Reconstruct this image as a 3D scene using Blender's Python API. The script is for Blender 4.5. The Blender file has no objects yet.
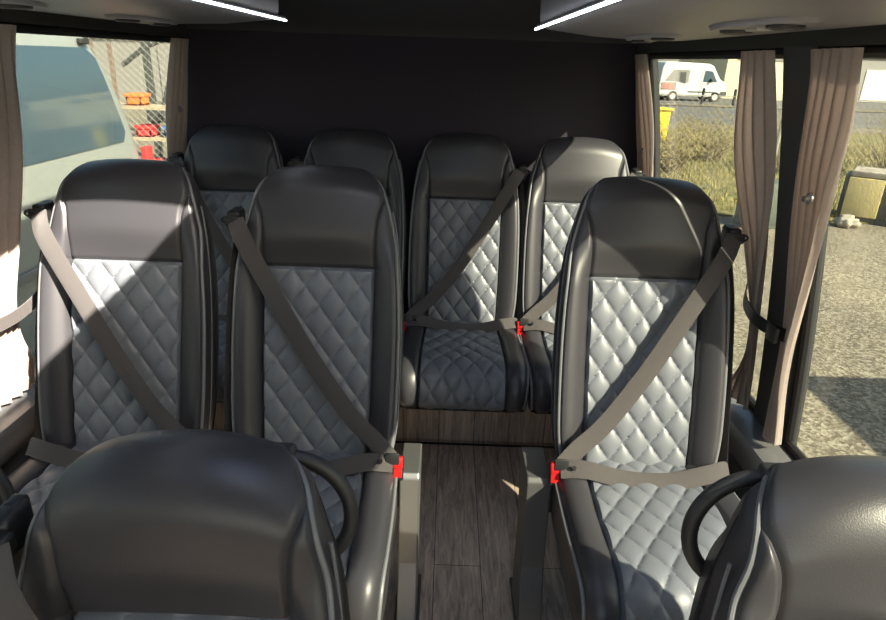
import bpy, bmesh, math, random
from math import sin, cos, pi, radians, sqrt, exp
from mathutils import Vector, Matrix
S = bpy.context.scene
COL = S.collection
random.seed(7)

# ------------------------------------------------------------ helpers
def link(name, me, mat=None, parent=None):
    o = bpy.data.objects.new(name, me)
    COL.objects.link(o)
    if mat is not None:
        for m in (mat if isinstance(mat, (list, tuple)) else [mat]):
            me.materials.append(m)
    if parent is not None: o.parent = parent
    return o
def empty(name, loc=(0,0,0), rz=0.0):
    o = bpy.data.objects.new(name, None); COL.objects.link(o)
    o.location = loc; o.rotation_euler = (0,0,rz); o.empty_display_size = .1
    return o
def tag(o, label=None, cat=None, group=None, kind=None):
    if label: o['label'] = label
    if cat: o['category'] = cat
    if group: o['group'] = group
    if kind: o['kind'] = kind
    return o
def struct(o): o['kind'] = 'structure'; return o
class MB:
    """collects shapes into one mesh"""
    def __init__(s): s.v=[]; s.f=[]; s.m=[]
    def add(s, vs, fs, mi=0):
        b=len(s.v); s.v += [tuple(v) for v in vs]
        s.f += [tuple(b+i for i in f) for f in fs]; s.m += [mi]*len(fs)
        return s
    def box(s, c, d, rot=None, bev=0.0, mi=0, taper=None):
        bm=bmesh.new(); bmesh.ops.create_cube(bm, size=1)
        for v in bm.verts:
            v.co=Vector((v.co.x*d[0], v.co.y*d[1], v.co.z*d[2]))
            if taper and v.co.z>0: v.co.x*=taper[0]; v.co.y*=taper[1]
        if bev>0: bmesh.ops.bevel(bm, geom=list(bm.edges), offset=bev, segments=3, profile=.5, affect='EDGES')
        M=Matrix.Translation(c)
        if rot is not None: M=M@(rot.to_4x4() if isinstance(rot,Matrix) else Matrix.Rotation(rot,4,'Z'))
        bm.transform(M); bm.verts.index_update()
        s.add([v.co[:] for v in bm.verts], [[v.index for v in f.verts] for f in bm.faces], mi); bm.free(); return s
    def tube(s, pts, r, n=10, closed=False, mi=0, cap=True):
        pts=[Vector(p) for p in pts]; N=len(pts)
        rr=r if isinstance(r,(list,tuple)) else [r]*N
        vs=[];fs=[]
        up=None
        for i,p in enumerate(pts):
            a=pts[(i-1)%N] if (closed or i>0) else p
            b=pts[(i+1)%N] if (closed or i<N-1) else p
            t=(b-a).normalized()
            if up is None:
                up=Vector((0,0,1)) if abs(t.z)<.9 else Vector((1,0,0))
            u=(up-t*up.dot(t)).normalized(); up=u; w=t.cross(u)
            for k in range(n):
                an=2*pi*k/n; vs.append(p+u*cos(an)*rr[i]+w*sin(an)*rr[i])
        for i in range(N if closed else N-1):
            j=(i+1)%N
            for k in range(n):
                l=(k+1)%n; fs.append((i*n+k,i*n+l,j*n+l,j*n+k))
        if cap and not closed:
            fs.append(tuple(range(n-1,-1,-1))); fs.append(tuple((N-1)*n+k for k in range(n)))
        return s.add(vs,fs,mi)
    def cyl(s, a, b, r, n=24, mi=0): return s.tube([a,b], r, n, mi=mi)
    def build(s, name, mat, parent=None, smooth=True, bevel=0):
        me=bpy.data.meshes.new(name); me.from_pydata(s.v,[],s.f)
        for i,p in enumerate(me.polygons): p.material_index=s.m[i]; p.use_smooth=smooth
        bm=bmesh.new(); bm.from_mesh(me); bmesh.ops.recalc_face_normals(bm, faces=bm.faces); bm.to_mesh(me); bm.free()
        if smooth: me.set_sharp_from_angle(angle=radians(38))
        me.update()
        return link(name, me, mat, parent)
def interp(tab, x):
    if x<=tab[0][0]: return tab[0][1]
    for (a,b),(c,d) in zip(tab,tab[1:]):
        if x<=c: return b+(d-b)*(x-a)/(c-a)
    return tab[-1][1]
def smooth_interp(tab, x):
    # catmull-rom-ish through table
    xs=[t[0] for t in tab]
    if x<=xs[0]: return tab[0][1]
    if x>=xs[-1]: return tab[-1][1]
    for i in range(len(xs)-1):
        if x<=xs[i+1]: break
    h=xs[i+1]-xs[i]; t=(x-xs[i])/h
    def sl(k):
        if k==0: return (tab[1][1]-tab[0][1])/(xs[1]-xs[0])
        if k==len(xs)-1: return (tab[-1][1]-tab[-2][1])/(xs[-1]-xs[-2])
        return (tab[k+1][1]-tab[k-1][1])/(xs[k+1]-xs[k-1])
    m0=sl(i)*h; m1=sl(i+1)*h
    return (2*t**3-3*t**2+1)*tab[i][1]+(t**3-2*t**2+t)*m0+(-2*t**3+3*t**2)*tab[i+1][1]+(t**3-t**2)*m1
def sstep(a,b,x):
    t=max(0,min(1,(x-a)/(b-a))); return t*t*(3-2*t)
def wrap_stuff(vals): return vals

# ------------------------------------------------------------ materials
def mat(name, col=(.5,.5,.5), rough=.5, metal=0, spec=.5, bump=None, var=None, emit=None, sheen=0, coat=0):
    m=bpy.data.materials.new(name); m.use_nodes=True
    nt=m.node_tree; n=nt.nodes; b=n['Principled BSDF']
    b.inputs['Base Color'].default_value=(*col,1); b.inputs['Roughness'].default_value=rough
    b.inputs['Metallic'].default_value=metal; b.inputs['Specular IOR Level'].default_value=spec
    b.inputs['Sheen Weight'].default_value=sheen; b.inputs['Coat Weight'].default_value=coat
    tc=n.new('ShaderNodeTexCoord')
    if emit:
        b.inputs['Emission Color'].default_value=(*emit[0],1); b.inputs['Emission Strength'].default_value=emit[1]
    if var:   # (scale, darker factor, colour2)
        ns=n.new('ShaderNodeTexNoise'); ns.inputs['Scale'].default_value=var[0]; ns.inputs['Detail'].default_value=5
        nt.links.new(tc.outputs['Object'], ns.inputs['Vector'])
        rp=n.new('ShaderNodeValToRGB'); rp.color_ramp.elements[0].position=.35; rp.color_ramp.elements[1].position=.65
        rp.color_ramp.elements[0].color=(*col,1); rp.color_ramp.elements[1].color=(*var[1],1)
        nt.links.new(ns.outputs['Fac'], rp.inputs['Fac']); nt.links.new(rp.outputs['Color'], b.inputs['Base Color'])
    if bump:  # (scale, strength, kind)
        if bump[2]=='voronoi':
            t=n.new('ShaderNodeTexVoronoi'); t.inputs['Scale'].default_value=bump[0]; out=t.outputs['Distance']
        elif bump[2]=='wave':
            t=n.new('ShaderNodeTexWave'); t.inputs['Scale'].default_value=bump[0]; t.inputs['Distortion'].default_value=.5; out=t.outputs['Fac']
        else:
            t=n.new('ShaderNodeTexNoise'); t.inputs['Scale'].default_value=bump[0]; t.inputs['Detail'].default_value=4; out=t.outputs['Fac']
        nt.links.new(tc.outputs['Object'], t.inputs['Vector'])
        bp=n.new('ShaderNodeBump'); bp.inputs['Strength'].default_value=bump[1]; bp.inputs['Distance'].default_value=bump[3] if len(bump)>3 else .001
        nt.links.new(out, bp.inputs['Height']); nt.links.new(bp.outputs['Normal'], b.inputs['Normal'])
    return m
M={}
M['black_leather']=mat('black_leather',(.040,.039,.046),.38,bump=(520,.2,'voronoi',.0006),spec=.55)
M['grey_leather']=mat('grey_leather',(.15,.162,.19),.42,bump=(420,.3,'voronoi',.0005),spec=.6)
M['piping']=mat('piping',(.17,.175,.19),.45,bump=(300,.3,'noise'))
M['shell']=mat('shell_plastic',(.028,.028,.031),.42,bump=(500,.2,'noise'))
M['plastic']=mat('black_plastic',(.018,.018,.02),.38)
M['webbing']=mat('webbing',(.066,.058,.059),.75,bump=(350,.5,'wave',.0008),sheen=.2)
M['red']=mat('red_plastic',(.62,.012,.012),.4)
M['steel']=mat('brushed_steel',(.36,.36,.35),.42,metal=.85,bump=(60,.05,'noise'))
M['grey_metal']=mat('painted_metal',(.10,.10,.102),.45,metal=.3)
M['chrome']=mat('chrome',(.7,.7,.7),.15,metal=1)
M['headliner']=mat('rear_lining',(.036,.031,.047),.95,bump=(300,.3,'noise'),sheen=.15)
M['ceiling']=mat('ceiling_lining',(.034,.032,.044),.95,bump=(300,.3,'noise'),sheen=.15)
M['trim']=mat('wall_trim',(.045,.047,.047),.8,bump=(250,.25,'noise'))
M['lower_wall']=mat('lower_wall_carpet',(.075,.077,.085),.9,bump=(250,.4,'noise'))
M['sill']=mat('sill_metal',(.25,.25,.26),.4,metal=.5)
M['rack']=mat('rack_plastic',(.40,.385,.41),.4,var=(6,(.37,.355,.38)))
M['rack_dark']=mat('rack_dark_plastic',(.06,.06,.065),.35)
M['led']=mat('led',(1,1,1),.5,emit=((.86,.93,1.0),6.0))
M['rubber']=mat('rubber',(.015,.015,.016),.7)
M['white_frame']=mat('white_frame',(.62,.60,.56),.5)
def curtain_mat():
    m=bpy.data.materials.new('curtain_cloth'); m.use_nodes=True; nt=m.node_tree; n=nt.nodes; n.remove(n['Principled BSDF'])
    out=n['Material Output']
    d=n.new('ShaderNodeBsdfDiffuse'); t=n.new('ShaderNodeBsdfTranslucent'); mx=n.new('ShaderNodeMixShader'); mx.inputs[0].default_value=.52
    tc=n.new('ShaderNodeTexCoord'); w=n.new('ShaderNodeTexNoise'); w.inputs['Scale'].default_value=90; 
    nt.links.new(tc.outputs['Object'],w.inputs['Vector'])
    rp=n.new('ShaderNodeValToRGB'); rp.color_ramp.elements[0].color=(.58,.50,.46,1); rp.color_ramp.elements[1].color=(.68,.60,.55,1)
    nt.links.new(w.outputs['Fac'],rp.inputs['Fac'])
    for x in (d,t): nt.links.new(rp.outputs['Color'],x.inputs['Color'])
    nt.links.new(d.outputs[0],mx.inputs[1]); nt.links.new(t.outputs[0],mx.inputs[2]); nt.links.new(mx.outputs[0],out.inputs['Surface'])
    return m
M['curtain']=curtain_mat()
def glass_mat(name, tint, refl=.06, rough=.02):
    m=bpy.data.materials.new(name); m.use_nodes=True; nt=m.node_tree; n=nt.nodes; n.remove(n['Principled BSDF'])
    out=n['Material Output']
    t=n.new('ShaderNodeBsdfTransparent'); t.inputs['Color'].default_value=(*tint,1)
    g=n.new('ShaderNodeBsdfGlossy'); g.inputs['Roughness'].default_value=rough
    lw=n.new('ShaderNodeLayerWeight'); lw.inputs['Blend'].default_value=.5
    pw=n.new('ShaderNodeMath'); pw.operation='POWER'; pw.inputs[1].default_value=4; nt.links.new(lw.outputs['Facing'],pw.inputs[0])
    fr=n.new('ShaderNodeMath'); fr.operation='MULTIPLY_ADD'; fr.inputs[1].default_value=.35; fr.inputs[2].default_value=.02; nt.links.new(pw.outputs[0],fr.inputs[0])
    mx=n.new('ShaderNodeMixShader')
    nt.links.new(fr.outputs[0],mx.inputs[0]); nt.links.new(t.outputs[0],mx.inputs[1]); nt.links.new(g.outputs[0],mx.inputs[2])
    nt.links.new(mx.outputs[0],out.inputs['Surface'])
    return m
M['glass']=glass_mat('tinted_glass',(.565,.575,.54))
def floor_mat():
    m=bpy.data.materials.new('plank_vinyl'); m.use_nodes=True; nt=m.node_tree; n=nt.nodes; b=n['Principled BSDF']; L=nt.links
    tc=n.new('ShaderNodeTexCoord'); mp=n.new('ShaderNodeMapping'); mp.inputs['Rotation'].default_value=(0,0,pi/2)
    L.new(tc.outputs['Object'],mp.inputs['Vector'])
    br=n.new('ShaderNodeTexBrick'); br.inputs['Scale'].default_value=1; br.inputs['Brick Width'].default_value=1.1; br.inputs['Row Height'].default_value=.145
    br.inputs['Mortar Size'].default_value=.0012; br.inputs['Color1'].default_value=(.56,.46,.39,1); br.inputs['Color2'].default_value=(.48,.40,.34,1)
    br.inputs['Mortar'].default_value=(.03,.026,.024,1); br.offset=.37
    L.new(mp.outputs[0],br.inputs['Vector'])
    mp2=n.new('ShaderNodeMapping'); mp2.inputs['Scale'].default_value=(14,1.6,1); L.new(tc.outputs['Object'],mp2.inputs['Vector'])
    ns=n.new('ShaderNodeTexNoise'); ns.inputs['Scale'].default_value=4; ns.inputs['Detail'].default_value=9; ns.inputs['Roughness'].default_value=.7; ns.inputs['Distortion'].default_value=.8
    L.new(mp2.outputs[0],ns.inputs['Vector'])
    rp=n.new('ShaderNodeValToRGB'); rp.color_ramp.elements[0].position=.3; rp.color_ramp.elements[0].color=(.35,.35,.35,1)
    rp.color_ramp.elements[1].position=.72; rp.color_ramp.elements[1].color=(1.5,1.42,1.35,1); L.new(ns.outputs['Fac'],rp.inputs['Fac'])
    mx=n.new('ShaderNodeMixRGB'); mx.blend_type='MULTIPLY'; mx.inputs[0].default_value=1
    L.new(br.outputs['Color'],mx.inputs[1]); L.new(rp.outputs[0],mx.inputs[2]); L.new(mx.outputs[0],b.inputs['Base Color'])
    b.inputs['Roughness'].default_value=.55
    bp=n.new('ShaderNodeBump'); bp.inputs['Strength'].default_value=.3; bp.inputs['Distance'].default_value=.001; L.new(ns.outputs['Fac'],bp.inputs['Height']); L.new(bp.outputs[0],b.inputs['Normal'])
    return m
M['floor']=floor_mat()
def ground_mat(name, c1, c2, c3, scale, bs=.6, bd=.02):
    m=bpy.data.materials.new(name); m.use_nodes=True; nt=m.node_tree; n=nt.nodes; b=n['Principled BSDF']; L=nt.links
    tc=n.new('ShaderNodeTexCoord'); v=n.new('ShaderNodeTexVoronoi'); v.inputs['Scale'].default_value=scale
    L.new(tc.outputs['Object'],v.inputs['Vector'])
    sep=n.new('ShaderNodeSeparateColor'); L.new(v.outputs['Color'],sep.inputs[0])
    rp=n.new('ShaderNodeValToRGB'); e=rp.color_ramp.elements; e[0].color=(*c1,1); e[1].color=(*c3,1); k=e.new(.5); k.color=(*c2,1)
    L.new(sep.outputs[0],rp.inputs['Fac'])
    ns=n.new('ShaderNodeTexNoise'); ns.inputs['Scale'].default_value=.7; ns.inputs['Detail'].default_value=6; L.new(tc.outputs['Object'],ns.inputs['Vector'])
    r2=n.new('ShaderNodeValToRGB'); r2.color_ramp.elements[0].position=.3; r2.color_ramp.elements[0].color=(.72,.72,.72,1); r2.color_ramp.elements[1].position=.7; r2.color_ramp.elements[1].color=(1.15,1.13,1.08,1)
    L.new(ns.outputs['Fac'],r2.inputs['Fac'])
    mx=n.new('ShaderNodeMixRGB'); mx.blend_type='MULTIPLY'; mx.inputs[0].default_value=1; L.new(rp.outputs[0],mx.inputs[1]); L.new(r2.outputs[0],mx.inputs[2])
    L.new(mx.outputs[0],b.inputs['Base Color']); b.inputs['Roughness'].default_value=.95
    bp=n.new('ShaderNodeBump'); bp.inputs['Strength'].default_value=bs; bp.inputs['Distance'].default_value=bd; L.new(v.outputs['Distance'],bp.inputs['Height']); L.new(bp.outputs[0],b.inputs['Normal'])
    return m
M['gravel']=ground_mat('gravel',(.11,.095,.065),(.20,.175,.125),(.34,.31,.24),42,.4,.01)
M['asphalt']=ground_mat('asphalt',(.10,.10,.095),(.13,.13,.12),(.17,.17,.16),12)
M['grass']=ground_mat('grass',(.08,.10,.02),(.19,.17,.06),(.28,.23,.11),14)
M['car_white']=mat('vehicle_white',(.30,.33,.32),.3,coat=.3)
M['van_white']=mat('serving_van_white',(.62,.62,.60),.4)
M['car_dark_glass']=mat('vehicle_glass',(.055,.095,.13),.06,spec=.8)
M['cream']=mat('cream_render',(.72,.66,.44),.9,var=(3,(.66,.60,.40)))
M['grey_wall']=mat('grey_cladding',(.26,.255,.24),.8)
M['roof_dark']=mat('dark_roof',(.14,.14,.14),.8)
M['dark']=mat('dark_paint',(.03,.03,.03),.6)
M['yellow']=mat('yellow_bin_plastic',(.80,.62,.03),.5)
M['orange']=mat('orange_plastic',(.85,.22,.04),.5)
M['red_crate']=mat('red_crate_plastic',(.72,.05,.05),.5)
M['blue']=mat('blue_plastic',(.10,.22,.50),.5)
M['galv']=mat('galvanised_wire',(.33,.33,.30),.6,metal=.2)
M['stone']=mat('rough_concrete',(.42,.38,.31),.9,bump=(12,.8,'noise',.02),var=(5,(.30,.27,.22)))
M['ochre']=mat('lichen_board',(.62,.52,.22),.85,bump=(40,.6,'noise',.01),var=(9,(.52,.45,.24)))
M['dark_metal']=mat('dark_frame_metal',(.07,.075,.07),.6)
M['twig']=mat('twig_bark',(.24,.19,.12),.9)
M['leaf']=mat('leaf',(.36,.30,.11),.7,var=(2,(.24,.22,.07)))
M['wood']=mat('weathered_wood',(.45,.38,.26),.85)
M['green_box']=mat('green_cabinet_paint',(.09,.11,.09),.6)
M['rust']=mat('rusty_iron',(.20,.15,.12),.8)
M['ice_red']=mat('van_red_lettering',(.75,.25,.2),.5)

# ------------------------------------------------------------ camera, world, sun
HZ=1.47; GZ=-.73
PITCH=21.96; ROLL=2.0
cd=bpy.data.cameras.new('camera'); cam=bpy.data.objects.new('camera',cd); COL.objects.link(cam); S.camera=cam
cd.sensor_width=36; cd.lens=36*620/886; cd.clip_start=.02; cd.clip_end=400
cam.matrix_world=Matrix.Translation((0,0,HZ))@Matrix.Rotation(radians(90-PITCH),4,'X')@Matrix.Rotation(radians(ROLL),4,'Z')
w=bpy.data.worlds.new('world'); S.world=w; w.use_nodes=True; nt=w.node_tree; bg=nt.nodes['Background']
sk=nt.nodes.new('ShaderNodeTexSky'); sk.sky_type='NISHITA'; sk.sun_disc=False; sk.sun_elevation=radians(37); sk.sun_rotation=radians(135)
sk.air_density=1.2; sk.dust_density=2.5; nt.links.new(sk.outputs[0],bg.inputs[0]); bg.inputs[1].default_value=.25
sl=bpy.data.lights.new('sun','SUN'); sl.energy=13; sl.angle=radians(.55); sl.color=(1,.91,.75)
so=bpy.data.objects.new('sun',sl); COL.objects.link(so); so.location=(6,-6,8)
so.rotation_euler=Vector((-1,.90,-1.04)).to_track_quat('-Z','Y').to_euler()
S.view_settings.view_transform='Standard'; S.view_settings.look='None'; S.view_settings.gamma=1; S.view_settings.exposure=1.2
S.view_settings.use_curve_mapping=False

# ------------------------------------------------------------ shell of the vehicle
def XL(z): return smooth_interp([(0,-1.235),(.5,-1.215),(1.0,-1.175),(1.5,-1.10),(1.7,-1.04),(1.9,-.95)],z)
def XR(z): return smooth_interp([(0,.94),(.5,.915),(1.0,.86),(1.5,.77),(1.7,.71),(1.9,.62)],z)
YF,YB=-2.3,2.80
ZS,ZT=.54,1.522     # sill and window top
WT=.05
def wall_strip(mb, fx, sgn, y0,y1,z0,z1, inset=0.0, th=WT, nz=6, mi=0):
    vs=[];fs=[]
    for k in range(nz+1):
        z=z0+(z1-z0)*k/nz; x=fx(z)-sgn*inset
        vs += [(x,y0,z),(x,y1,z),(x+sgn*th,y1,z),(x+sgn*th,y0,z)]
    for k in range(nz):
        a=4*k;b=a+4
        for i in range(4):
            j=(i+1)%4; fs.append((a+i,a+j,b+j,b+i))
    fs.append((0,1,2,3)); t=4*nz; fs.append((t+3,t+2,t+1,t))
    mb.add(vs,fs,mi)
wins_r=[(-2.0,-.62),(-.45,1.42),(1.565,2.67)]
wins_l=[(-2.0,-.62),(-.45,1.385),(1.56,2.765)]
def side(name, fx, sgn, wins):
    mb=MB()
    wall_strip(mb,fx,sgn,YF,YB,0,ZS); wall_strip(mb,fx,sgn,YF,YB,ZT,1.9)
    ys=[YF]+[y for w_ in wins for y in w_]+[YB]
    for i in range(0,len(ys),2): wall_strip(mb,fx,sgn,ys[i],ys[i+1],ZS,ZT,nz=10)
    return struct(mb.build(name,M['trim']))
wl=side('wall_left',XL,-1,wins_l); wr=side('wall_right',XR,1,wins_r)
# lower carpet lining and metal sill rails on each wall
for fx,sgn,nm in ((XL,-1,'left'),(XR,1,'right')):
    mb=MB(); wall_strip(mb,fx,sgn,YF+.02,YB-.02,.02,.43,inset=.03,th=.028)
    struct(mb.build('baseboard_'+nm,M['lower_wall']))
    mb=MB(); xs=fx(.5)
    # sill rail: sloping ledge with a raised lip
    prof=[(0,.0),(0,.10),(-.012,.105),(-.075,.09),(-.085,.075),(-.085,.02),(-.07,0)]
    z0=.44; vs=[];fs=[]
    for y in (YF+.02,YB-.02):
        for (dx,dz) in prof: vs.append((xs+sgn*(dx+.004),y,z0+dz))
    n=len(prof)
    for i in range(n): j=(i+1)%n; fs.append((i,j,n+j,n+i))
    fs.append(tuple(range(n))); fs.append(tuple(range(2*n-1,n-1,-1)))
    mb.add(vs,fs); struct(mb.build('trim_%d'%(1 if sgn<0 else 2),M['sill']))
# windows
wn=0
for fx,sgn,wins in ((XL,-1,wins_l),(XR,1,wins_r)):
    for (y0,y1) in wins:
        wn+=1
        e=struct(empty('window_%d'%wn,(fx(ZS)+sgn*.025,(y0+y1)/2,ZS)))
        ox,oy,oz=e.location
        mb=MB(); off=.03; nz=14
        vs=[];fs=[]
        for k in range(nz+1):
            z=ZS-.01+(ZT-ZS+.02)*k/nz
            for (y,o_) in ((y0,off),(y1,off),(y1,off+.005),(y0,off+.005)): vs.append((fx(z)+sgn*o_-ox,y-oy,z-oz))
        for k in range(nz):
            a=4*k;b=a+4
            fs.append((a,a+1,b+1,b)); fs.append((a+2,a+3,b+3,b+2))
        mb.add(vs,fs); mb.build('window_pane',M['glass'],e)
        fr=MB()
        t=.012
        def pt(y,z): return Vector((fx(z)+sgn*.022-ox,y-oy,z-oz))
        loop=[pt(y0+t,ZS+.03+(ZT-ZS-.06)*k/10) for k in range(11)]
        loop+= [pt(y0+t+(y1-y0-2*t)*k/6,ZT-t) for k in range(7)]
        loop+= [pt(y1-t,ZT-.03-(ZT-ZS-.06)*k/10) for k in range(11)]
        loop+= [pt(y1-t-(y1-y0-2*t)*k/6,ZS+t) for k in range(7)]
        fr.tube(loop,.012,8,closed=True); fr.build('window_frame',M['rubber'],e)
        if sgn<0 or True:
            mb=MB(); zf=ZS+.30
            wy1=y1-.55 if y1>2 else y1-.9
            # sliding vent bar
            mb.tube([pt(wy1,z) for z in [ZS+.02+(ZT-ZS-.04)*k/12 for k in range(13)]],.0045,6) if y1<0 else None
            if mb.v: mb.build('divider_bar',M['rubber'],e)
# floor
mb=MB(); mb.box((-.15,(YF+2.165)/2,-.03),(2.2,2.165-YF,.06)); mb.box((-.15,(2.175+YB)/2,-.03),(2.2,YB-2.175,.06))
fl=struct(mb.build('floor',M['floor'],smooth=False))
mb=MB(); mb.box((-.15,2.17,-.006),(2.18,.016,.016),bev=.003); struct(mb.build('trim_3',M['rubber']))
mb=MB(); mb.box((-.10,.86,.004),(.46,.02,.008),bev=.002); struct(mb.build('trim_4',M['sill']))
mb=MB(); mb.box((-.15,2.49,.14),(2.12,.59,.28),bev=.006); struct(mb.build('trim_10',M['floor'],smooth=False))
# ceiling with roof hatch opening
HX0,HX1,HY0,HY1=-.30,.17,.10,.93
CZ=1.88
mb=MB()
cx0,cx1=-1.0,.66
for (x0,x1,y0,y1) in ((cx0,HX0,YF,YB),(HX1,cx1,YF,YB),(HX0,HX1,YF,HY0),(HX0,HX1,HY1,YB)):
    mb.box(((x0+x1)/2,(y0+y1)/2,CZ+.03),(x1-x0,y1-y0,.06))
struct(mb.build('ceiling',M['ceiling'],smooth=False))
mb=MB(); fw=.02
for (c,d) in (((HX0-fw/2,(HY0+HY1)/2,CZ+.02),(fw,HY1-HY0+2*fw,.11)),((HX1+fw/2,(HY0+HY1)/2,CZ+.02),(fw,HY1-HY0+2*fw,.11)),
              (((HX0+HX1)/2,HY0-fw/2,CZ+.02),(HX1-HX0,fw,.11)),(((HX0+HX1)/2,HY1+fw/2,CZ+.02),(HX1-HX0,fw,.11))):
    mb.box(c,d,bev=.004)
hatch=struct(mb.build('trim_5',M['rack_dark']))
# rear wall: flat lining then header leaning forward to the ceiling
mb=MB()
def slab(mb, pts, x0, x1):
    n=len(pts); vs=[(x0,y,z) for y,z in pts]+[(x1,y,z) for y,z in pts]
    fs=[(i,(i+1)%n,n+(i+1)%n,n+i) for i in range(n)]+[tuple(range(n)),tuple(range(2*n-1,n-1,-1))]
    mb.add(vs,fs)
vs=[];fs=[]
for k in range(17):
    z=1.56*k/16
    for y in (2.80-.02*z/1.56,2.86): vs += [(XL(z)-.045,y,z),(XR(z)+.045,y,z)]
for k in range(16):
    a=4*k; b=a+4; fs += [(a,a+1,b+1,b),(a+3,a+2,b+2,b+3),(a,b,b+2,a+2),(a+1,a+3,b+3,b+1)]
fs += [(0,1,3,2),(64,65,67,66)]
mb.add(vs,fs)
struct(mb.build('wall_back',M['headliner'],smooth=False))
mb=MB(); slab(mb,[(2.775,1.555),(2.70,1.60),(2.45,1.76),(2.2,CZ),(2.86,CZ),(2.86,1.555)],-1.12,.80)
struct(mb.build('trim_6',M['ceiling']))
# front end behind the camera: dash and bulkhead with the windscreen opening
mb=MB(); mb.box((-.15,YF-.03,.45),(2.2,.06,.9)); mb.box((-.15,YF-.03,1.75),(1.8,.06,.3)); struct(mb.build('wall_front',M['trim'],smooth=False))

# overhead luggage racks -------------------------------------------------
def rack(sgn, fx, label, cxm):
    # cross-section (x out from inner edge towards wall, z)
    e=tag(empty('luggage_rack',(cxm,0,1.6)),label,'luggage rack','overhead luggage racks')
    wallx=fx(1.56); inner=cxm
    y0,y1=-1.9,2.34
    s=1 if wallx>inner else -1
    W_=abs(wallx-inner)-.004
    prof=[(0,1.60),(.004,1.585),(.03,1.572),(.18,1.556),(W_*.8,1.548),(W_,1.552),(W_-.10,1.66),(.30,1.70),(.10,1.74),(.02,1.745),(-.005,1.70)]
    vs=[];fs=[];n=len(prof); ys=[y0]+[y0+(y1-.12-y0)*k/6 for k in range(1,7)]+[y1-.06,y1-.02,y1]
    for y in ys:
        t=sstep(y1-.13,y1,y)
        for (a,z) in prof:
            aa=a; zz=z
            if a<.5*W_: aa=a+t*.10*(1-a/(.5*W_))
            zz=z+(1.62-z)*t*.45
            vs.append((s*aa,y,zz-1.6))
    for r_ in range(len(ys)-1):
        for i in range(n): j=(i+1)%n; fs.append((r_*n+i,r_*n+j,(r_+1)*n+j,(r_+1)*n+i))
    fs.append(tuple(range(n))); fs.append(tuple((len(ys)-1)*n+k for k in range(n)))
    mb=MB(); mb.add(vs,fs); mb.build('rack_body',M['rack'],e)
    mb=MB(); mb.box((s*-.001,(y0+2.30)/2,-.024),(.007,2.30-y0,.006),bev=.002); mb.build('light_strip',M['led'],e)
    mb=MB(); mb.box((s*.008,(y0+2.30)/2,-.018),(.016,2.30-y0,.012),bev=.002); mb.build('strip_channel',M['rack_dark'],e)
    # grooves / join lines on the underside, passenger service units
    for yy in (1.95,1.28):
        pz=-.052
        u=MB()
        N=28; ring=[(s*(W_*.62+.06*cos(a)),yy+.20*sin(a)) for a in [2*pi*k/N for k in range(N)]]
        vs=[(x,y,pz+.006) for x,y in ring]+[(s*W_*.62+(x-s*W_*.62)*.9,yy+(y-yy)*.94,pz-.004) for x,y in ring]
        fs=[(i,(i+1)%N,N+(i+1)%N,N+i) for i in range(N)]+[tuple(range(2*N-1,N-1,-1)),tuple(range(N))]
        u.add(vs,fs); p=u.build('service_unit',M['rack'],e)
        for dy in (-.10,.10):
            g=MB(); g.tube([(s*W_*.62+.026*cos(a),yy+dy+.026*sin(a),pz-.005) for a in [2*pi*k/18 for k in range(18)]],.006,8,closed=True)
            g.cyl((s*W_*.62,yy+dy,pz-.004),(s*W_*.62,yy+dy,pz-.010),.018,16); g.build('air_nozzle',M['rack_dark'],p)
        g=MB(); g.box((s*(W_*.62),yy,pz-.006),(.03,.05,.006),bev=.002); g.build('reading_lamp',M['white_frame'],p)
    return e
rack(-1,XL,'grey overhead luggage rack with lit strip on the left side','') if False else None
rack(-1,XL,'long grey overhead luggage rack above the left windows with glowing edge strip',-.565)
rack(1,XR,'long grey overhead luggage rack above the right windows with glowing edge strip',.28)

# ------------------------------------------------------------ curtains
def curtain(fx, sgn, tab, label, pleats, depth=.018, cat='curtain', inset=.012, eyelet=None, group='window curtains'):
    """tab: rows (z, ya, yb); the cloth spans ya..yb at each height"""
    e=tag(empty('curtain',(fx(tab[0][0])-sgn*.03,(tab[0][1]+tab[0][2])/2,tab[0][0])),label,cat)
    ox,oy,oz=e.location; mb=MB(); nr,nc=40,pleats*10
    ta=[(z,a) for z,a,b in tab]; tb=[(z,b) for z,a,b in tab]
    vs=[];fs=[]
    for side_ in (0,1):
        for r_ in range(nr+1):
            z=tab[0][0]+(tab[-1][0]-tab[0][0])*r_/nr
            a=smooth_interp(ta,z); b=smooth_interp(tb,z)
            for c in range(nc+1):
                t=c/nc; ph=t*pleats*2*pi+ .5*sin(z*5+pleats)
                y=a+(b-a)*t+ .25*(b-a)/pleats*sin(2*ph)*.5
                x=fx(z)-sgn*(inset+depth*(1+sin(ph))+ .006*sin(z*9+t*4)+side_*.002)
                vs.append((x-ox,y-oy,z-oz))
    st=(nr+1)*(nc+1)
    for s_ in (0,1):
        for r_ in range(nr):
            for c in range(nc):
                i=s_*st+r_*(nc+1)+c; fs.append((i,i+1,i+nc+2,i+nc+1))
    mb.add(vs,fs)
    me=bpy.data.meshes.new('cloth'); me.from_pydata(mb.v,[],mb.f)
    for p in me.polygons: p.use_smooth=True
    link('cloth',me,M['curtain'],e)
    if eyelet:
        z,t=eyelet
        a=smooth_interp(ta,z); b=smooth_interp(tb,z); y=a+(b-a)*t
        x=fx(z)-sgn*(inset+2*depth+.012)
        g=MB(); g.tube([(x-ox,y-oy+.010*cos(k),z-oz+.010*sin(k)) for k in [2*pi*j/14 for j in range(14)]],.0035,6,closed=True)
        g.box((x-ox-sgn*.002,y-oy+.012,z-oz-.004),(.008,.014,.012),bev=.002); g.build('popper_stud',M['steel'],e)
    return e
sR,sL=1,-1
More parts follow.
